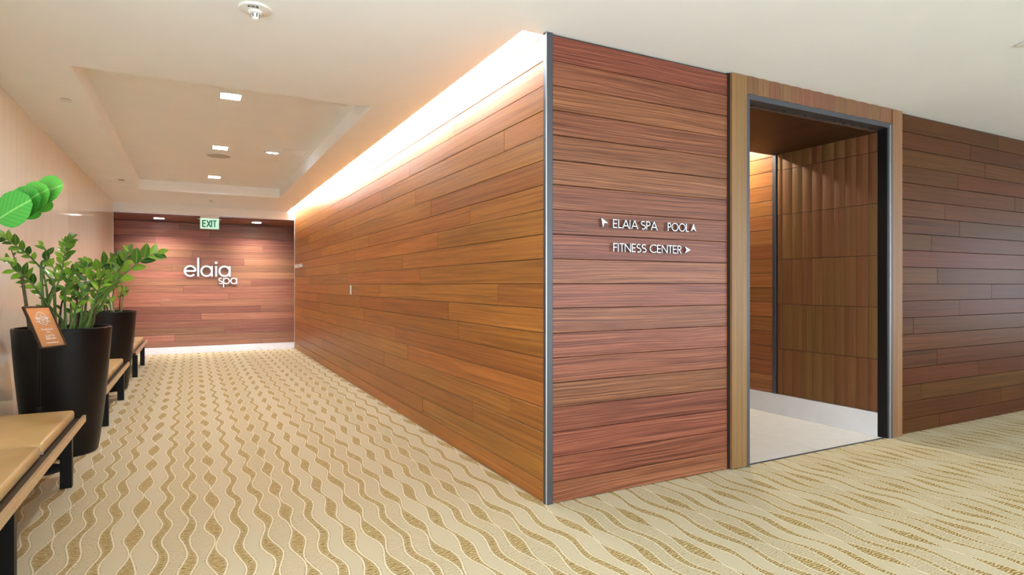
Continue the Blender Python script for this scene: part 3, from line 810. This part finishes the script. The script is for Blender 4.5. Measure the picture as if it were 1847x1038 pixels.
# ------------------------------------------------------------------ potted plants
# each stem: points in the room, where its leaves begin, how many, how long
NEAR_STEMS = [
    ([(-2.565, -0.627, 1.073), (-2.535, -0.586, 1.232), (-2.474, -0.461, 1.389), (-2.386, -0.439, 1.477), (-2.354, -0.4, 1.5), (-2.31, -0.411, 1.536), (-2.263, -0.436, 1.566)], 0.70, 0, 0.085),
    ([(-2.585, -0.583, 1.054), (-2.555, -0.519, 1.197), (-2.486, -0.386, 1.319), (-2.475, -0.256, 1.349), (-2.451, -0.269, 1.353)], 0.60, 0, 0.075),
    ([(-2.586, -0.616, 1.057), (-2.572, -0.624, 1.266), (-2.558, -0.631, 1.49), (-2.543, -0.639, 1.586)], 0.40, 12, 0.080),
]
MID_STEMS = [
    ([(-2.736, 2.708, 1.005), (-2.737, 2.652, 1.273), (-2.772, 2.659, 1.342), (-2.815, 2.659, 1.4), (-2.854, 2.567, 1.471), (-2.885, 2.492, 1.519), (-2.926, 2.401, 1.564), (-2.964, 2.353, 1.599), (-2.997, 2.337, 1.608)], 0.50, 15, 0.068),
    ([(-2.815, 2.659, 1.4), (-2.774, 2.615, 1.458), (-2.774, 2.615, 1.52), (-2.796, 2.626, 1.561)], 0.10, 6, 0.075),
    ([(-2.77, 2.748, 1.004), (-2.796, 2.626, 1.168), (-2.826, 2.575, 1.243), (-2.863, 2.526, 1.304), (-2.885, 2.492, 1.347), (-2.924, 2.423, 1.377), (-2.948, 2.39, 1.446)], 0.35, 14, 0.075),
    ([(-2.897, 2.476, 1.363), (-2.917, 2.464, 1.414), (-2.927, 2.435, 1.468), (-2.94, 2.408, 1.525)], 0.20, 5, 0.030),
    ([(-2.773, 2.727, 1.018), (-2.763, 2.609, 1.118), (-2.708, 2.58, 1.263), (-2.675, 2.563, 1.362), (-2.657, 2.553, 1.487), (-2.639, 2.543, 1.574), (-2.606, 2.526, 1.619)], 0.50, 22, 0.066),
    ([(-2.71, 2.807, 0.999), (-2.784, 2.733, 1.132), (-2.75, 2.693, 1.25), (-2.732, 2.683, 1.313), (-2.739, 2.687, 1.377), (-2.754, 2.717, 1.428)], 0.35, 8, 0.078),
    ([(-2.806, 2.88, 1.076), (-2.817, 2.863, 1.25), (-2.828, 2.87, 1.314), (-2.84, 2.876, 1.388), (-2.817, 2.863, 1.44), (-2.786, 2.847, 1.466)], 0.35, 9, 0.035),
    ([(-2.668, 2.672, 1.005), (-2.666, 2.637, 1.145), (-2.655, 2.609, 1.25), (-2.628, 2.583, 1.334), (-2.598, 2.567, 1.384), (-2.576, 2.556, 1.401)], 0.35, 13, 0.062),
    ([(-2.602, 2.694, 0.993), (-2.598, 2.692, 1.143), (-2.587, 2.686, 1.271), (-2.572, 2.678, 1.361), (-2.568, 2.676, 1.412)], 0.30, 14, 0.055),
    ([(-2.555, 2.556, 0.999), (-2.548, 2.552, 1.167), (-2.526, 2.54, 1.292), (-2.515, 2.535, 1.376), (-2.511, 2.533, 1.426)], 0.30, 14, 0.060),
    ([(-2.533, 2.487, 0.986), (-2.504, 2.45, 1.045), (-2.472, 2.41, 1.091), (-2.418, 2.359, 1.157), (-2.347, 2.299, 1.255), (-2.273, 2.238, 1.332), (-2.168, 2.159, 1.429), (-2.1, 2.124, 1.481), (-2.04, 2.092, 1.505)], 0.62, 11, 0.100),
    ([(-2.549, 2.666, 1.002), (-2.529, 2.621, 1.165), (-2.5, 2.583, 1.276), (-2.456, 2.537, 1.36), (-2.41, 2.502, 1.423), (-2.364, 2.466, 1.456)], 0.40, 9, 0.100),
    ([(-2.529, 2.734, 0.989), (-2.488, 2.746, 1.14), (-2.457, 2.73, 1.293), (-2.475, 2.728, 1.415), (-2.523, 2.743, 1.445), (-2.568, 2.755, 1.467)], 0.62, 8, 0.055),
    ([(-2.526, 2.71, 0.999), (-2.455, 2.65, 1.078), (-2.386, 2.58, 1.216), (-2.339, 2.532, 1.322), (-2.287, 2.471, 1.419), (-2.257, 2.455, 1.479), (-2.238, 2.445, 1.538)], 0.45, 14, 0.075),
    ([(-2.515, 2.761, 0.979), (-2.464, 2.734, 1.127), (-2.418, 2.71, 1.271), (-2.368, 2.683, 1.402), (-2.341, 2.669, 1.503)], 0.40, 15, 0.070),
    ([(-2.496, 2.411, 0.989), (-2.464, 2.372, 1.088), (-2.441, 2.349, 1.17), (-2.409, 2.309, 1.251), (-2.381, 2.294, 1.284)], 0.50, 5, 0.065),
    ([(-2.652, 2.799, 0.98), (-2.652, 2.799, 1.119), (-2.641, 2.793, 1.228), (-2.648, 2.797, 1.315), (-2.656, 2.779, 1.371)], 0.30, 12, 0.060),
    ([(-2.474, 2.513, 0.983), (-2.463, 2.507, 1.083), (-2.447, 2.487, 1.209), (-2.421, 2.474, 1.313), (-2.391, 2.458, 1.359)], 0.40, 10, 0.070),
    ([(-2.6, 2.862, 0.967), (-2.584, 2.876, 1.138), (-2.545, 2.856, 1.227), (-2.513, 2.839, 1.315), (-2.474, 2.818, 1.351)], 0.35, 10, 0.055),
    ([(-2.735, 2.877, 0.987), (-2.719, 2.869, 1.14), (-2.673, 2.844, 1.228), (-2.65, 2.832, 1.284)], 0.40, 8, 0.060),
    ([(-2.588, 2.494, 0.987), (-2.579, 2.478, 1.086), (-2.541, 2.446, 1.169), (-2.519, 2.435, 1.243)], 0.35, 8, 0.055),
]
FAR_STEMS = [
    ([(-2.675, 5.649, 0.971), (-2.699, 5.662, 1.17), (-2.734, 5.68, 1.369), (-2.757, 5.693, 1.502)], 0.30, 10, 0.090),
    ([(-2.652, 5.693, 0.955), (-2.663, 5.7, 1.102), (-2.64, 5.631, 1.236), (-2.593, 5.606, 1.316), (-2.575, 5.597, 1.369)], 0.55, 8, 0.055),
    ([(-2.582, 5.543, 0.959), (-2.576, 5.54, 1.072), (-2.564, 5.534, 1.17), (-2.541, 5.522, 1.25)], 0.60, 8, 0.050),
    ([(-2.559, 5.531, 0.959), (-2.553, 5.528, 1.072), (-2.529, 5.516, 1.157), (-2.512, 5.507, 1.23)], 0.65, 7, 0.045),
    ([(-2.734, 5.68, 0.957), (-2.781, 5.705, 1.137), (-2.816, 5.724, 1.269), (-2.84, 5.736, 1.369)], 0.30, 10, 0.080),
    ([(-2.723, 5.787, 0.953), (-2.735, 5.794, 1.135), (-2.699, 5.775, 1.336), (-2.657, 5.753, 1.451)], 0.30, 10, 0.080),
    ([(-2.756, 5.579, 0.962), (-2.791, 5.597, 1.027), (-2.825, 5.615, 1.106)], 0.30, 6, 0.060),
]


def leaf_mesh(name, ratio, fold, curl, prof=(0.10, 0.62, 0.93, 1.0, 0.86, 0.52, 0.03)):
    bm = bmesh.new()
    n = 7
    rows = []
    for i in range(n):
        t = i / (n - 1)
        w = prof[i] * ratio / 2
        zc = -curl * t * t
        rows.append([bm.verts.new((t, -w, zc + fold * w)), bm.verts.new((t, 0, zc)), bm.verts.new((t, w, zc + fold * w))])
    for a, b in zip(rows, rows[1:]):
        bm.faces.new((a[0], b[0], b[1], a[1])); bm.faces.new((a[1], b[1], b[2], a[2]))
    return bm_mesh(name, bm, True)
LEAVES = [leaf_mesh('leaf', .50, .25, .10), leaf_mesh('leaf', .56, .18, .02), leaf_mesh('leaf', .46, .30, .18)]
LEAVES_B = [leaf_mesh('leaf', .62, .12, .05)]

def put_leaf(stem, base, direction, normal, length, meshes, mat):
    x = direction.normalized()
    zz = (normal - x * normal.dot(x))
    if zz.length < 1e-4: zz = Vector((0, 0, 1)) - x * x.z
    zz.normalize()
    y = zz.cross(x)
    me = random.choice(meshes)
    o = bpy.data.objects.new('leaf', me); COL.objects.link(o)
    if not me.materials: me.materials.append(mat)
    o.parent = stem
    R = Matrix((x, y, zz)).transposed().to_4x4()
    o.matrix_local = Matrix.Translation(base) @ R @ Matrix.Diagonal((length, length, length, 1))
    return o

def potted_plant(cx, cy, stems, lab, seed, meshes, mat, top=0.955, thick=1.0):
    random.seed(seed)
    p = empty('potted_plant', (cx, cy, 0))
    tag(p, lab, 'potted plant', 'tall black planters of zz plant along the cream wall')
    lathe('planter', [(0, 0.0), (.205, 0.0), (.222, .012), (.236, .10), (.254, .25), (.272, .42), (.288, .60), (.301, .78), (.309, .90), (.312, top - .006), (.308, top), (.290, top), (.286, top - .06), (0, top - .06)], M['planter'], p, n=56)
    lathe('soil', [(.287, top - .058), (.2, top - .030), (.1, top - .026), (0, top - .024)], M['soil'], p, n=32)
    bm = bmesh.new()
    for i in range(150):
        a, r = random.uniform(0, 2 * PI), .27 * math.sqrt(random.random())
        s = random.uniform(.008, .020)
        bmesh.ops.create_icosphere(bm, subdivisions=1, radius=s, matrix=Matrix.Translation((r * math.cos(a), r * math.sin(a), top - .030 - .02 * (r / .27) ** 2)) @ Euler((random.random() * 3, random.random() * 3, 0)).to_matrix().to_4x4() @ Matrix.Diagonal((1, .75, .5, 1)))
    tag(link('pebbles', bm_mesh('pebbles', bm), M['pebble'], p), kind='stuff')
    view = Vector((-1.81 - cx, -3.0 - cy, 0.5)).normalized()       # general facing of the blades: towards the corridor's light
    for pts, frac, nleaf, length in stems:
        P = [Vector((a - cx, b - cy, c)) for a, b, c in pts]
        if P[0].z > top - .05 and (P[0].xy.length < .30 or P[0].z < top + .16):
            q = P[0].copy(); q.z = top - .05
            q.x *= .8; q.y *= .8
            if q.xy.length > .22: q.xy = q.xy.normalized() * .22
            P.insert(0, q)
        path = smooth_path(P, 5)
        m = len(path)
        side_branch = P[0].z > top + .2
        r0 = (.006 if side_branch else .0155) * thick
        rad = [max(.0022, r0 * (1 - .84 * (i / (m - 1)) ** .55)) for i in range(m)]
        bm = bmesh.new(); add_tube(bm, path, rad, 7)
        st = link('stem', bm_mesh('stem', bm, True), M['stem'] if random.random() < .7 else M['stem_dark'], p)
        for k in range(nleaf):
            t = frac + (1 - frac) * (k / max(1, nleaf - 1))
            f = t * (m - 1); i = min(int(f), m - 2)
            base = path[i].lerp(path[i + 1], f - i)
            tang = (path[min(i + 2, m - 1)] - path[max(i - 1, 0)]).normalized()
            side = tang.cross(view)
            if side.length < .05: side = tang.cross(Vector((0, 0, 1)))
            side.normalize()
            sgn = 1 if k % 2 else -1
            last = k == nleaf - 1
            d = tang * random.uniform(.75, 1.05) + side * sgn * (0 if last else random.uniform(.55, .95)) + view * random.uniform(-.25, .35)
            nrm = view * random.uniform(.6, 1.2) + Vector((0, 0, random.uniform(.2, .7))) + side * -sgn * random.uniform(-.1, .5)
            grow = (.72 + .5 * math.sin(PI * min(1, .15 + .8 * k / max(1, nleaf - 1)))) * random.uniform(.85, 1.12)
            put_leaf(st, base, d, nrm, length * grow, meshes, mat)
    return p

potted_plant(-2.68, 2.655, MID_STEMS, 'zz plant in the tall black planter behind the menu stand', 11, LEAVES, M['leaf'])
potted_plant(-2.735, 5.77, FAR_STEMS, 'sparse zz plant in the second tall black planter, behind the first', 12, LEAVES, M['leaf'])
NEAR_LEAF = leaf_mesh('leaf', .80, .10, .08, [.12, .60, .90, 1.0, .97, .80, .30])
near = potted_plant(-2.725, -0.55, NEAR_STEMS, 'zz plant whose bright green leaf tip reaches in at the picture edge', 13, LEAVES_B, M['leaf_bright'], thick=.9)

st = [c for c in near.children if c.name.startswith('stem')][0]
NB = [((-2.377, -0.466, 1.486), (-2.283, -0.55, 1.547)),
      ((-2.344, -0.444, 1.515), (-2.266, -0.519, 1.573)),
      ((-2.321, -0.428, 1.54), (-2.244, -0.503, 1.592)),
      ((-2.294, -0.414, 1.574), (-2.208, -0.493, 1.612)),
      ((-2.335, -0.376, 1.504), (-2.284, -0.436, 1.542)),
      ((-2.303, -0.381, 1.532), (-2.25, -0.443, 1.566))]
off = Vector(near.location)
for k, (a, b) in enumerate(NB):
    a, b = Vector(a) - off, Vector(b) - off
    put_leaf(st, a, b - a, Vector((.25, -.93, .35 if k < 4 else -.5)), (b - a).length * 1.04, [NEAR_LEAF], M['leaf_bright'])
a, b = Vector((-2.454, -0.256, 1.353)) - off, Vector((-2.364, -0.338, 1.377)) - off
put_leaf(st, a, b - a, Vector((.1, -.35, 1)), (b - a).length, LEAVES, M['leaf'])

# ------------------------------------------------------------------ menu stand in front of the first planter
ms = empty('menu_stand', (-2.736, 2.16, 0))
tag(ms, 'black floor stand holding a tilted bronze card in a dark frame', 'sign stand')
lathe('base', [(0, 0), (.148, 0), (.150, .006), (.140, .012), (.02, .018), (0, .018)], M['black_metal'], ms, n=40)
bm = bmesh.new()
add_tube(bm, [(0, 0, .015), (0, 0, .42)], .0115, 12)
link('lower_pole', bm_mesh('lower_pole', bm, True), M['black_metal'], ms)
bm = bmesh.new()
add_tube(bm, [(0, 0, .40), (0, 0, .90), (.034, -.052, .972)], .0085, 12)
link('upper_pole', bm_mesh('upper_pole', bm, True), M['black_metal'], ms)
lathe('collar', [(.0, .405), (.016, .405), (.016, .435), (.009, .44)], M['black_metal'], ms, n=16)
ux = Vector((.453, .891, -.020)).normalized(); up = Vector((-.359, .203, .911)); up = (up - ux * up.dot(ux)).normalized(); un = ux.cross(up)
hd = empty('card_holder', (0, 0, 0)); hd.parent = ms
hd.matrix_local = Matrix.Translation(Vector((-2.692 + 2.736, 2.100 - 2.16, .990))) @ Matrix((ux, up, un)).transposed().to_4x4()
fw, fh = .107, .142
boxes('frame', [(-fw - .010, -fw, -fh - .010, fh + .010, -.010, .006), (fw, fw + .010, -fh - .010, fh + .010, -.010, .006), (-fw, fw, fh, fh + .010, -.010, .006), (-fw, fw, -fh - .010, -fh, -.010, .006), (-fw, fw, -fh, fh, -.010, -.004)], M['dark_bronze'], hd)
card = NT('bronze_card'); card.set(Base_Color=(.46, .27, .13), Roughness=.22, Metallic=.35)
cd = boxes('card', [(-fw, fw, -fh, fh, -.004, .001)], card.m, hd)
bmE = bmesh.new()
def ringE(cx, cy, r, w=.003, a0=0, a1=360, n=28):
    add_ribbon(bmE, arc(cx, cy, r, r, a0, a1, n), w, 0, .0006)
ringE(0, .062, .047, .003); ringE(0, .062, .034, .002)
for a, b in (((-.024, .062), (0, .038)), ((0, .038), (.024, .062)), ((.024, .062), (0, .088)), ((0, .088), (-.024, .062)), ((-.013, .062), (0, .050)), ((0, .050), (.013, .062)), ((.013, .062), (0, .074)), ((0, .074), (-.013, .062))):
    add_ribbon(bmE, [a, b], .0028, 0, .0006)
for sx in (-1, 1):
    for k in range(4):
        add_ribbon(bmE, [(sx * (.030 + .010 * k), .050 + .003 * k), (sx * (.030 + .010 * k), .078 - .003 * k)], .003, 0, .0006)
    add_ribbon(bmE, arc(sx * .045, .047, .018, .010, 180, 360, 10), .003, 0, .0006)
link('emblem', bm_mesh('emblem', bmE), M['white_print'], hd, (0, 0, .0015), (-PI / 2, 0, 0))
for s, yy, size in (('Guestrooms', -.018, .021), ('Live', -.037, .021), ('Love To', -.066, .024), ('Ballroom', -.085, .024), ('www', -.118, .012)):
    if s == 'www': continue
    link('lettering', text_mesh(s, size, .0004), M['white_print'], hd, (0.004, yy, .0018))
boxes('rule', [(-.055, .055, -.119, -.115, .001, .0018)], M['white_print'], hd)
